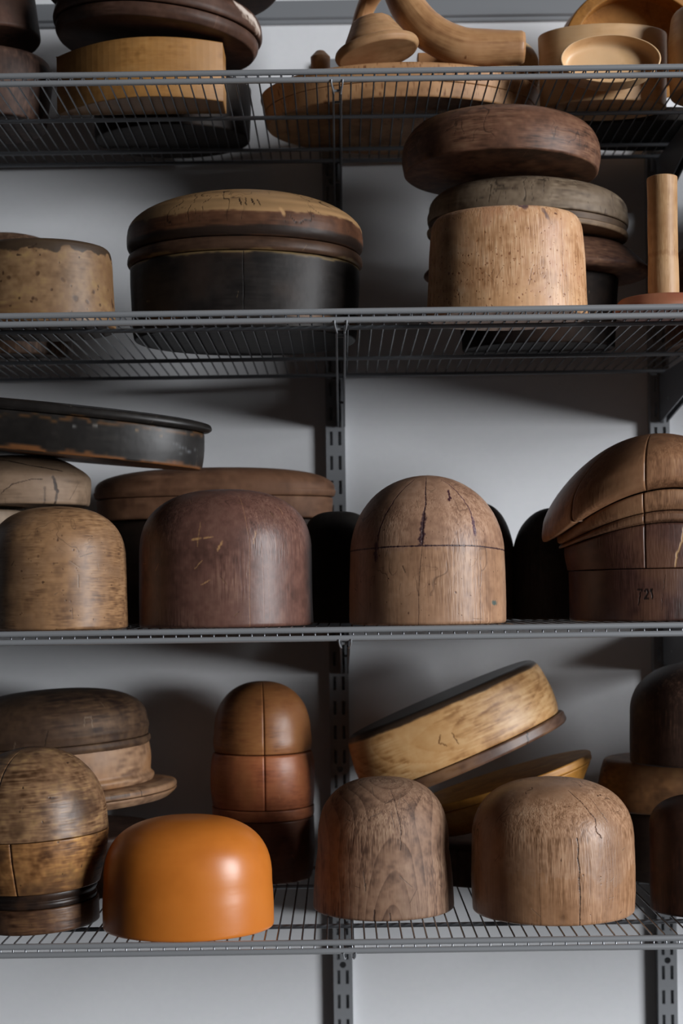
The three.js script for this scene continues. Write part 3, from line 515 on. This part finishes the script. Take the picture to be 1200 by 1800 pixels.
{ // large swooping block at the right
  const f = fit(952, 1352, 772, 'middle', 1.56), h = f.h;
  const sag = (y, X, Z) => -0.062 * sst(0.05, 0.15, y) * X * X + 0.0;
  const s1 = [[-170, -55], [-55, -15], [-15, 70], [70, 190]], s2 = [[-120, -17], [-17, 95], [95, 240]];
  block({ name: 'segmented_hat_block', label: 'large segmented hat block with a swooping overhanging brow, on the eye-level shelf', group: 'hat blocks', ...f, ratio: 0.82, sag,
    parts: [{ name: 'base', prof: [[0.76, 0, 0.003], [0.765, 0.0555, 0.0015]] }, { name: 'lower_segment', prof: [[0.77, 0.0562, 0.0015], [0.80, 0.08, 0.02], [0.80, 0.104, 0.004]], sectors: s2 },
      { name: 'ridge', prof: [[0.79, 0.1045, 0.0015], [0.84, 0.107, 0.002], [0.845, 0.113, 0.002], [0.815, 0.1165, 0.002]], sectors: s2 }, { name: 'collar_segment', prof: [[0.825, 0.1172, 0.002], [0.86, 0.124, 0.008], [0.865, 0.139, 0.004]], sectors: s2 },
      { name: 'brow_segment', prof: [[0.90, 0.1405, 0.003], [0.985, 0.146, 0.006], [1.0, 0.156, 0.008], ...dome(0.985, 0.165, h + 0.005, 2.0, 0)], sectors: s1 }],
    spec: K('walnut', { base: 0x8a6248, dark: 0x543827, light: 0xab8262, blot: 0x64452f, ga: 0.4, ba: 0.5, bf: 16, parts: { 0: 0x4a3029, 1: 0x55382f, 2: 0x7c5a44, 3: 0x8c664a, 4: 0x92694c }, scr: [20, 0xb08a64, 0.012], dscr: [40, 0x3c281c, 0.012],
      marks: [[[[6, 0.098], [5, 0.085], [2, 0.072], [1, 0.058]], 0.0022, 0xb89468, 0.85, 0.2], [[[-5, 0.048], [-6, 0.036], [-7, 0.022], [-7.5, 0.012]], 0.0006, 0x21140f, 0.8, 0.3],
        [[[-22.5, 0.033], [-19.8, 0.0333], [-21.6, 0.024], [-22.2, 0.018]], 0.0016, 0x160d0a, 0.95, 0.5], [[[-18.2, 0.0325], [-17, 0.0335], [-16, 0.0315], [-16.6, 0.028], [-18.4, 0.0235], [-15.8, 0.0235]], 0.0016, 0x160d0a, 0.95, 0.5], [[[-14.4, 0.032], [-13.4, 0.0335], [-13.4, 0.0235]], 0.0016, 0x160d0a, 0.95, 0.5]] }), rough: 0.40, tex: [1280, 768], bump: 0.0006 });
}
// ------------------------------------------------------------------ upper shelf
{
  const f = fit(-62, 202, 430, 'upper', 1.52), h = f.h - 0.006;
  block({ name: 'hat_block', label: 'mottled ochre-yellow flat-topped block with a dark singed rim, left end of its shelf', group: 'hat blocks', ...f, ratio: 0.75, prof: [[1, 0, 0.003], [0.955, h - 0.008, 0.006], [0.91, h, 0.006]],
    spec: { base: 0x86684a, dark: 0x5a4028, light: 0xa88c58, blot: 0x6a4c34, ga: 0.6, ba: 0.7, bf: 26, gf: 200, dir: 'h', speck: [0.18, 0x33241a], dots: [[90, 0x3a2618, 0.002, 0.05, 0.004]], bands: [[h - 0.012, 0.3, 0x33271d, 0.85, 0.008], [-0.01, 0.004, 0x4a3018, 0.8, 0.006]] }, rough: 0.5, tex: [768, 256], bump: 0.0006 });
  const g = fit(-110, 126, 412, 'upper', 1.70);
  block({ name: 'hat_block', label: 'dark brown low dome just showing behind the ochre-yellow block', group: 'hat blocks', ...g, ratio: 0.65, prof: crown(g.h, 0.7, 2.2), spec: K('walnut', { base: 0x5c4636 }), rough: 0.55, tex: [256, 192] });
}
{ // big domed block with dark lower band
  const f = fit(222, 636, 326, 'upper', 1.60), h = f.h - 0.012;
  block({ name: 'hat_block', label: 'wide domed block with cracked golden top, grooved waist and black lower band', group: 'hat blocks', ...f, ratio: 0.74, rot: [0, 0, -0.6],
    parts: [{ name: 'base_band', label: 'black lower band', prof: [[0.935, 0, 0.003], [0.95, 0.012, 0.002], [0.965, 0.05, 0.02], [0.97, 0.082, 0.003]] }, { name: 'waist', prof: [[0.975, 0.0825, 0.0015], [1.0, 0.0855, 0.003], [0.995, 0.094, 0.004], [0.955, 0.0975, 0.002]] },
      { name: 'crown', prof: [[0.965, 0.098, 0.002], [1.0, 0.104, 0.005], [1.0, 0.116, 0.006], ...dome(0.995, 0.120, h, 2.0)] }],
    spec: { base: 0x5a4030, dark: 0x2e2019, light: 0x80604a, blot: 0x33241c, ga: 0.35, ba: 0.45, bf: 14, gf: 240, dir: 'h', shine: 0.35, parts: { 0: 0x231f1d, 1: 0x4a3528, 2: 0x5c3c2a }, craze: [0.9, 0.112, 0.2], scr: [30, 0x8c7450, 0.01],
      bands: [[0.124, 0.3, 0xa3825a, 0.8, 0.007], [0.0795, 0.083, 0x9c8050, 0.55, 0.004], [0.0125, 0.0165, 0x8a5c34, 0.6, 0.003], [0.098, 0.108, 0x241c18, 0.85, 0.002]], marks: [[[[2, 0.08], [2, 0.012]], 0.0009, 0x0c0a09, 0.95, 0.5], [[[0, 0.138], [1, 0.131]], 0.0012, 0x1a120d, 0.8], [[[3, 0.139], [3.4, 0.130]], 0.0012, 0x1a120d, 0.8], [[[6, 0.138], [7, 0.131]], 0.0012, 0x1a120d, 0.8], [[[9, 0.137], [10, 0.130]], 0.0012, 0x1a120d, 0.7], [[[20, 0.127], [21, 0.121]], 0.004, 0xb08a60, 0.6]] }, rough: 0.46, tex: [1280, 512], bump: 0.0007 });
}
{ // stack of three at the right with the pale block in front
  const s5y = SHELF_Y.upper;
  const p5 = P(944, 500, 1.68); p5.y = s5y;
  block({ name: 'brim_block', label: 'brown sloping brim block at the bottom of a stack, next to the wooden post', category: 'brim block', group: 'hat blocks', a: 0.138, ratio: 0.62, pos: p5,
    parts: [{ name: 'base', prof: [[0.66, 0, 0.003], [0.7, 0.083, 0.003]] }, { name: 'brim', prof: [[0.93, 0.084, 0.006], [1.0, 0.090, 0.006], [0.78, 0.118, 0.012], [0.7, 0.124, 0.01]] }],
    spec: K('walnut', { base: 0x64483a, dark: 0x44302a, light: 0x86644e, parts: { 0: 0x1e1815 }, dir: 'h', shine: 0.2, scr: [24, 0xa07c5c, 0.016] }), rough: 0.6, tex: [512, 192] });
  const p4 = P(926, 420, 1.665); p4.y = s5y + 0.129;
  block({ name: 'hat_block', label: 'grey weathered block with fine cracks and a dark ridge, middle of a stack', group: 'hat blocks', a: 0.119, ratio: 0.74, pos: p4, rot: [0, 0, -2.5],
    parts: [{ name: 'rim', prof: [[0.985, 0, 0.002], [1.0, 0.006, 0.002]] }, { name: 'groove_band', prof: [[0.975, 0.0063, 0.001], [0.985, 0.014, 0.002]] }, { name: 'crown', prof: [[0.995, 0.0145, 0.002], [1.0, 0.022, 0.01], ...dome(0.985, 0.028, 0.064, 2.5)] }],
    spec: { base: 0x7c6a56, dark: 0x48392c, light: 0x9c8a74, blot: 0x5c4c3c, ga: 0.8, gf: 300, dir: 'h', ba: 0.4, parts: { 1: 0x54402f, 0: 0x866c52 }, dscr: [120, 0x2a1f17, 0.03], craze: [0.7, 0.02, 0.1] }, rough: 0.62, tex: [1024, 320], bump: 0.0012 });
  const p3 = P(880, 322, 1.63); p3.y = s5y + 0.129 + 0.0655;
  block({ name: 'hat_block', label: 'dark brown rounded block with a worn patch, topmost of the right stack', group: 'hat blocks', a: 0.1155, ratio: 0.82, pos: p3, rot: [-1.5, 0, -1],
    prof: [[0.97, 0, 0.003], [1.0, 0.018, 0.014], [0.975, 0.036, 0.02], [0.88, 0.052, 0.014], [0.62, 0.0625, 0.02], [0.3, 0.065, 0.01]],
    spec: K('walnut', { base: 0x6e4c3a, dark: 0x442e22, light: 0x8a6850, blot: 0x4e362c, ba: 0.45, dir: 'h', gf: 300, shine: 0.6, craze: [0.6, 0.01, 0.06], scr: [50, 0x8c705c, 0.02], marks: [[[[-50, 0.052], [-20, 0.056], [10, 0.054], [40, 0.046]], 0.0008, 0xa08a76, 0.6, 0.2]] }), rough: 0.5, tex: [896, 320], bump: 0.0006 });
  const f = fit(748, 1032, 360, 'upper', 1.492), h = f.h - 0.014;
  block({ name: 'hat_block', label: 'pale pinkish-tan worm-eaten drum block in front of the right stack', group: 'hat blocks', ...f, ratio: 0.72, prof: [[1, 0, 0.004], [0.985, 0.02, 0.01], [0.955, h * 0.7, 0.02], [0.93, h - 0.010, 0.008], [0.86, h, 0.006]],
    spec: { base: 0xca9c74, dark: 0x946642, light: 0xe8c8a4, blot: 0xb07a58, ga: 0.45, ba: 0.75, bf: 24, gf: 420, speck: [0.14, 0x5a3420], dots: [[700, 0x6a3c22, 0, 0.062, 0.0015], [260, 0x6a3c22, 0.06, 0.11, 0.0013]], dscr: [60, 0x6a4024, 0.012], scr: [60, 0xe6c8a4, 0.016], marks: [[[[4, 0.108], [10, 0.105], [12, 0.109]], 0.005, 0x5a4444, 0.5, 0], [[[24, 0.104], [27, 0.094]], 0.004, 0x6a5450, 0.45, 0], [[[40, 0.1], [39, 0.05], [42, 0.0]], 0.0007, 0x8a5a38, 0.6, 0.3], [[[-25, 0.1], [-26, 0.06]], 0.0007, 0x9a6a44, 0.5, 0.3]], bands: [[-0.01, 0.02, 0xd2a67a, 0.35, 0.012]] }, rough: 0.42, tex: [1280, 512], bump: 0.0007 });
}
{ // post on a plate
  const c = P(1166, 525, 1.475); c.y = SHELF_Y.upper;
  const h = P(1163, 311, 1.475).y - c.y;
  block({ name: 'wooden_post', label: 'upright pale wooden cylinder on a reddish chamfered plate near the right edge', category: 'stand', a: 0.053, ratio: 0.8, pos: c,
    parts: [{ name: 'plate', label: 'reddish chamfered plate', prof: [[1, 0, 0.002], [1.0, 0.006, 0.002], [0.86, 0.0165, 0.003]] }, { name: 'post', prof: [[0.292, 0.0166, 0.001], [0.302, 0.03, 0.01], [0.298, h - 0.001, 0.0015]] }],
    spec: K('pale', { base: 0xc0986e, dark: 0x9a7048, light: 0xd2ac84, blot: 0xb08660, ga: 0.3, gf: 700, dots: [[120, 0x8a5a38, 0.02, 0.14, 0.0012]], parts: { 0: 0x8c4a36 }, bands: [[0.06, 0.064, 0x96663e, 0.35, 0.006]], speck: [0.11, 0x80502c] }), rough: 0.5, tex: [512, 512], bump: 0.0003 }).children[1].scale.z = 1.25;
}
{ // more of the collection farther along the second shelf: they keep the low daylight off the right bay
  for (const [x, z, a, hh, b, lab] of [[0.585, -0.078, 0.078, 0.240, 0.85, 'tall narrow dark block near the front of the second shelf, beyond the post'], [0.545, -0.265, 0.15, 0.150, 0.68, 'brown domed block farther right along the second shelf, beyond the post'], [1.02, -0.20, 0.17, 0.215, 0.9, 'tall dark block at the far right of the second shelf, beyond the post']])
    block({ name: 'hat_block', label: lab, group: 'hat blocks', pos: new THREE.Vector3(x, SHELF_Y.upper, z), a, ratio: b, prof: crown(hh, 0.5, 2.4), spec: K('walnut', {}), tex: [128, 96] });
  block({ name: 'oval_block', label: 'flat dark oval lying on the brown domed block beyond the post', group: 'hat blocks', pos: new THREE.Vector3(0.58, SHELF_Y.upper + 0.1505, -0.27), a: 0.145, ratio: 0.7, prof: [[1, 0, 0.004], [0.98, 0.07, 0.01]], spec: K('dark', {}), tex: [128, 96] });
}
// ------------------------------------------------------------------ top shelf
{
  const f = fit(-150, 92, 112, 'top', 1.70);
  block({ name: 'hat_block', label: 'dark block low at the far left of the top shelf, mostly cut off', group: 'hat blocks', ...f, ratio: 0.82, prof: [[0.9, 0, 0.003], [1, f.h - 0.02, 0.01], [0.96, f.h, 0.006]], spec: K('dark', {}), rough: 0.6, tex: [256, 192] });
  const p = P(-38, 100, 1.68);
  block({ name: 'hat_block', label: 'tall dark block leaning on the far left dark block of the top shelf', group: 'hat blocks', a: 0.075, ratio: 0.85, pos: p.clone().setY(f.pos.y + f.h + 0.012), rot: [0, 0, 7], prof: [[1, 0, 0.004], [1, 0.09, 0.01], ...dome(0.98, 0.1, 0.15, 2.2)], spec: K('dark', { base: 0x54382c }), rough: 0.6, tex: [256, 192] });
}
{ // golden half block in front of a dark block, brim and dark disc on top
  const d = fit(163, 442, 110, 'top', 1.758);
  block({ name: 'hat_block', label: 'dark upright block behind the golden half block on the top shelf', group: 'hat blocks', ...d, ratio: 0.70, prof: [[0.97, 0, 0.003], [1, 0.066, 0.004]], spec: K('black', { base: 0x302621 }), rough: 0.6, tex: [256, 192] });
  const y0 = SHELF_Y.top, pts = [];
  const L = P(97, 150, 1.648), Rr = P(391, 150, 1.622);
  const sh = new THREE.Shape(), n = 28, cx = (L.x + Rr.x) / 2;
  for (let i = 0; i <= n; i++) { const t = lerp(1, 0, i / n); const x = lerp(L.x, Rr.x, i / n), u = (x - P(265, 150, 1.6).x) / 0.115; const z = -0.178 - 0.055 * u * u * (u < 0 ? 1.0 : 0.75); pts.push([x - cx, z]); }
  sh.moveTo(pts[0][0], -pts[0][1]); for (const [x, z] of pts) sh.lineTo(x, -z); sh.lineTo(Rr.x - cx, 0.238); sh.quadraticCurveTo(0, 0.236, L.x - cx, 0.2335); sh.closePath();
  const hgt = 0.066, g = new THREE.ExtrudeGeometry(sh, { depth: hgt, steps: 1, bevelEnabled: true, bevelSize: 0.0012, bevelThickness: 0.0012, bevelSegments: 2 }); g.rotateX(-Math.PI / 2);
  const rows = []; for (let j = 0; j < 256; j++) rows.push([0.105, j / 256 * hgt, 0]);
  const [map, bump] = paint(rows, 0.105, 1, hgt, K('honeyed', { seed: 77, base: 0xab7a42, dark: 0x7a5228, light: 0xc4955c, blot: 0x8c6234, ga: 0.18, ba: 0.5, bf: 30, dir: 'h', gf: 300, speck: [0.11, 0x6a4422] }), 768, 256, true);
  const uv = g.attributes.uv, pp = g.attributes.position; for (let i = 0; i < uv.count; i++) uv.setXY(i, pp.getX(i) / 0.66 + 0.5, pp.getY(i) / hgt);
  const m = mesh('half_block', g, new THREE.MeshStandardMaterial({ map, bumpMap: bump, bumpScale: 0.0004, roughness: 0.5 })); m.position.set(cx, y0 + 0.0013, 0);
  tag(m, 'golden-brown half-round block with a square cut end, under the tilted brim', 'hat block', 'hat blocks');
  const p4 = P(276, 108, 1.665);
  block({ name: 'brim_block', label: 'tilted dark brown brim with a chipped white-painted edge, on the golden half block', category: 'brim block', group: 'hat blocks', a: 0.124, ratio: 0.86, pos: p4.clone().setY(y0 + 0.0705 + 0.012), rot: [1.5, 0, -5.2],
    parts: [{ name: 'lower_lip', prof: [[0.93, -0.001, 0.002], [0.965, 0.006, 0.003], [0.96, 0.014, 0.002]] }, { name: 'upper_lip', prof: [[0.985, 0.0145, 0.002], [1.0, 0.019, 0.003], [0.97, 0.038, 0.012], [0.8, 0.046, 0.006]] }],
    spec: K('dark', { base: 0x553c30, dark: 0x38261f, light: 0x74564a, dir: 'h', gf: 220, scr: [30, 0x8a6a58, 0.014], marks: [[[[52, 0.036], [60, 0.03], [70, 0.028], [80, 0.020]], 0.007, 0xcfc0b4, 0.85, 0.1], [[[58, 0.024], [76, 0.018], [88, 0.012]], 0.005, 0xb8a89a, 0.6, 0.1]] }), rough: 0.5, tex: [896, 256], bump: 0.0005 });
  const p5 = P(288, 40, 1.645);
  block({ name: 'oval_block', label: 'dark reddish-brown oval block cut off at the top, resting on the tilted brim', group: 'hat blocks', a: 0.138, ratio: 0.84, pos: p5.clone().setY(y0 + 0.138), rot: [0, 0, 0.8],
    parts: [{ name: 'lower_board', prof: [[0.985, 0, 0.004], [1.0, 0.014, 0.002]] }, { name: 'upper_board', prof: [[1.0, 0.0146, 0.002], [1.01, 0.05, 0.01]] }], spec: K('dark', { base: 0x4c342a, light: 0x6e5042 }), rough: 0.55, tex: [512, 192] });
}
let T6top;
{ // flat speckled oval and what lies on it
  const p = P(702, 160, 1.715); p.y = SHELF_Y.top;
  T6top = p.y + 0.043;
  block({ name: 'oval_block', label: 'long flat speckled tan oval block glued from two boards, across the top shelf', group: 'hat blocks', a: 0.170, ratio: 0.66, pos: p, cols: 128,
    parts: [{ name: 'lower_board', prof: [[0.955, 0, 0.003], [0.968, 0.0175, 0.0012]] }, { name: 'upper_board', prof: [[0.97, 0.018, 0.0012], [0.985, 0.028, 0.004], [1.0, 0.033, 0.003], [0.985, 0.039, 0.006], [0.6, 0.043, 0.02]] }],
    spec: K('pale', { base: 0xb88a60, dark: 0x86603e, light: 0xcca67a, blot: 0xa47850, speck: [0.18, 0x6a4024], dots: [[2600, 0x6a4024, 0, 0.04, 0.0014]], ga: 0.35, gf: 240, dir: 'h', ba: 0.4 }), rough: 0.55, tex: [1024, 192], bump: 0.0005 });
  const q = P(563, 106, 1.70); q.y = T6top - 0.0005;
  block({ name: 'peg', label: 'small carved wooden peg with a pointed end on the flat oval block', category: 'peg', a: 0.0125, ratio: 0.9, pos: q, cols: 7, lump: 0.0002, prof: [[0.9, 0, 0.001], [1.0, P(563, 99, 1.70).y - q.y - 0.002, 0.001], [0.4, P(563, 90, 1.70).y - q.y, 0.001]], spec: K('pale', { base: 0xae8560 }), tex: [128, 96] });
  // little hat-shaped block
  const c = P(664, 95, 1.622), hb = c.clone().setY(T6top + 0.010);
  block({ name: 'hat_shaped_block', label: 'small tan hat-shaped block with a pinched crown and tilted brim on the flat oval', category: 'hat block', group: 'hat blocks', a: 0.050, ratio: 0.85, pos: hb, rot: [-3, 0, 11],
    parts: [{ name: 'brim', prof: [[0.93, -0.001, 0.002], [1.0, 0.004, 0.002], [0.96, 0.0095, 0.002]] }, { name: 'crown', cols: 8, prof: [[0.76, 0.0096, 0.001], [0.73, 0.017, 0.002], [0.44, 0.0415, 0.002], [0.2, 0.0435, 0.002]] }],
    spec: K('pale', { base: 0xa9845c, dark: 0x76543a, light: 0xc8a47c, gf: 240, dir: 'h', speck: [0.1, 0x6a4428] }), rough: 0.6, tex: [384, 192], bump: 0.0004 });
  const w = P(765, 108, 1.72); w.y = T6top - 0.0005;
  const wm = mesh('wooden_slip', new RoundedBoxGeometry(0.045, P(765, 97, 1.72).y - w.y, 0.02, 2, 0.002), new THREE.MeshStandardMaterial({ color: 0xa8784c, roughness: 0.6 })); wm.position.set(w.x, (w.y + P(765, 97, 1.72).y) / 2, w.z);
  tag(wm, 'low strip of brown wood lying behind the curved form on the flat oval', 'wood strip');
  // curved bent form: tapering tube
  const ctl = [[628, 78, 14, 1.725], [634, 40, 15, 1.725], [648, 2, 17, 1.715], [668, -30, 22, 1.69], [694, -26, 27, 1.655], [716, 12, 31, 1.645], [752, 54, 33, 1.635], [804, 80, 33, 1.63], [862, 84, 31, 1.63], [921, 84, 28.5, 1.63]];
  const V = ctl.map(([u, v, r, D]) => P(u, v, D)), curve = new THREE.CatmullRomCurve3(V, false, 'centripetal'), rad = ctl.map(c => c[2] * c[3] / F);
  const ns = 90, nk = 20, pos = [], uv = [], idx = [], fr = curve.computeFrenetFrames(ns);
  const rr = t => { const s = t * (rad.length - 1), i = Math.min(rad.length - 2, Math.floor(s)); return lerp(rad[i], rad[i + 1], s - i); };
  for (let i = 0; i <= ns; i++) {
    const t = i / ns, c2 = curve.getPoint(t), tg = curve.getTangent(t), nn = new THREE.Vector3(0, 0, 1), bb = new THREE.Vector3().crossVectors(tg, nn).normalize(); nn.crossVectors(bb, tg).normalize();
    const cap = i === ns ? 0.9 : 1;
    for (let k = 0; k <= nk; k++) { const an = k / nk * 2 * Math.PI, R = rr(t) * cap * (1 + 0.03 * (N(t * 30, Math.cos(an) * 2 + 5, Math.sin(an) * 2) - 0.5)); const q2 = c2.clone().addScaledVector(nn, Math.cos(an) * R * 0.9).addScaledVector(bb, Math.sin(an) * R); pos.push(q2.x, q2.y, q2.z); uv.push(k / nk, t); }
  }
  for (let i = 0; i < ns; i++) for (let k = 0; k < nk; k++) { const a = i * (nk + 1) + k; idx.push(a, a + nk + 1, a + 1, a + 1, a + nk + 1, a + nk + 2); }
  for (const [end, f] of [[0, 1], [ns, 0]]) { const b = pos.length / 3, e = curve.getPoint(end / ns); pos.push(e.x, e.y, e.z); uv.push(0.5, end / ns); for (let k = 0; k < nk; k++) { const a = end * (nk + 1) + k; f ? idx.push(b, a, a + 1) : idx.push(b, a + 1, a); } }
  const g = new THREE.BufferGeometry(); g.setAttribute('position', new THREE.Float32BufferAttribute(pos, 3)); g.setAttribute('uv', new THREE.Float32BufferAttribute(uv, 2)); g.setIndex(idx); g.computeVertexNormals();
  const rows = []; for (let j = 0; j < 512; j++) rows.push([0.02, j / 512 * 0.3, 0]);
  const [map, bump] = paint(rows, 0.02, 1, 0.3, K('honeyed', { seed: 91, base: 0xb6885c, dark: 0x885c3a, light: 0xcca276, blot: 0x9c6a42, gf: 260, ga: 0.35, ba: 0.5, bf: 24, speck: [0.1, 0x6a4024] }), 256, 512, true);
  const m = mesh('curved_form', g, new THREE.MeshStandardMaterial({ map, bumpMap: bump, bumpScale: 0.0003, roughness: 0.48 }));
  tag(m, 'thick smooth curved wooden form bent like a horn, lying on the flat oval', 'wooden form');
}
{
  const c = P(866, 100, 1.70); c.y = T6top - 0.001;
  block({ name: 'hat_block', label: 'pale round-topped block half hidden behind the curved form', group: 'hat blocks', a: 0.055, ratio: 0.5, pos: c, prof: crown(P(866, 61, 1.70).y - c.y, 0.45, 2.0), spec: K('pale', { base: 0xb8976c, dark: 0x8c6a44, light: 0xcdb088, marks: [[[[12, 0.052], [18, 0.048]], 0.0022, 0x2c1c10, 0.9], [[[55, 0.008], [70, 0.008]], 0.007, 0x2a2018, 0.9]] }), rough: 0.5, tex: [256, 192] });
}
// lathe rings: profile in (r, depth), axis towards the viewer
function ring(name, label, cat, pos, a, ratio, prof, rot, spec, tex, rough = 0.5) {
  return block({ name, label, category: cat, group: 'hollow rings', a, ratio, pos, rot, parts: [{ name: 'ring', prof: prof }], spec, tex, rough, cols: 96, bump: 0.0002 });
}
{
  const pale = K('pale', { base: 0xd4ac80, dark: 0xb08858, light: 0xe0c098, blot: 0xc49a6c, ga: 0.2, ba: 0.35, gf: 180, dir: 'h' });
  const f = fit(946, 1172, 57, 'top', 1.665);
  block({ name: 'oval_block', label: 'pale smooth oval block standing behind the small dish on the top shelf', group: 'hat blocks', ...f, ratio: 0.5, prof: [[0.98, 0, 0.003], [1, f.h - 0.004, 0.003]], spec: { ...pale }, rough: 0.45, tex: [512, 192] });
  // hollow ring leaning behind it, mouth towards the viewer
  const db = P(1140, 240, 1.762); db.y = SHELF_Y.top;
  block({ name: 'oval_block', label: 'flat dark oval block on the top shelf under the large hollow ring', group: 'hat blocks', a: 0.128, ratio: 0.48, pos: db, prof: [[0.97, 0, 0.003], [1, 0.016, 0.003]], spec: K('black', {}), rough: 0.7, tex: [128, 96] });
  const c = P(1106, 118, 1.76); c.y = SHELF_Y.top + 0.109;
  ring('hollow_ring', 'large hollow brown wooden ring leaning at the back, showing its dark inside', 'wooden ring', c, 0.090, 0.78, [[0.80, 0.004, 0.002], [1.0, 0.0, 0.003], [1.0, 0.050, 0.003], [0.82, 0.052, 0.003], [0.80, 0.012, 0.002], [0, 0.010, 0]], [104, 0, 0], K('honeyed', { base: 0xb07a3c, dark: 0x7a4f22, light: 0xc8934e, blot: 0x8a5c2a, ga: 0.3, bands: [] }), [512, 256]);
  const e = P(1073, 106, 1.585); e.y = SHELF_Y.top + 0.0315;
  ring('dish', 'small pale thin-rimmed oval dish on its side before the pale oval block', 'dish', e, 0.0575, 0.5, [[0.86, -0.030, 0.004], [0.97, -0.022, 0.01], [1.0, 0.0, 0.002], [0.955, 0.0005, 0.0015], [0.90, -0.016, 0.01], [0, -0.018, 0]], [84, 0, 0], { ...pale, base: 0xdcb68a }, [384, 192], 0.4);
  const k = P(1252, 70, 1.62); k.y = SHELF_Y.top;
  const hh = P(1252, 20, 1.62).y - k.y;
  block({ name: 'hat_block', label: 'pale tan block cut off by the right edge of the top shelf', group: 'hat blocks', a: 0.051, ratio: 0.9, pos: k, prof: [[0.97, 0, 0.003], [1, hh * 0.6, 0.02], [0.9, hh, 0.01]], spec: { ...pale, base: 0xb88a5c }, rough: 0.5, tex: [256, 192] });
}

scene.traverse(o => { if (o.isMesh) o.castShadow = o.receiveShadow = true; });
renderer.render(scene, camera);
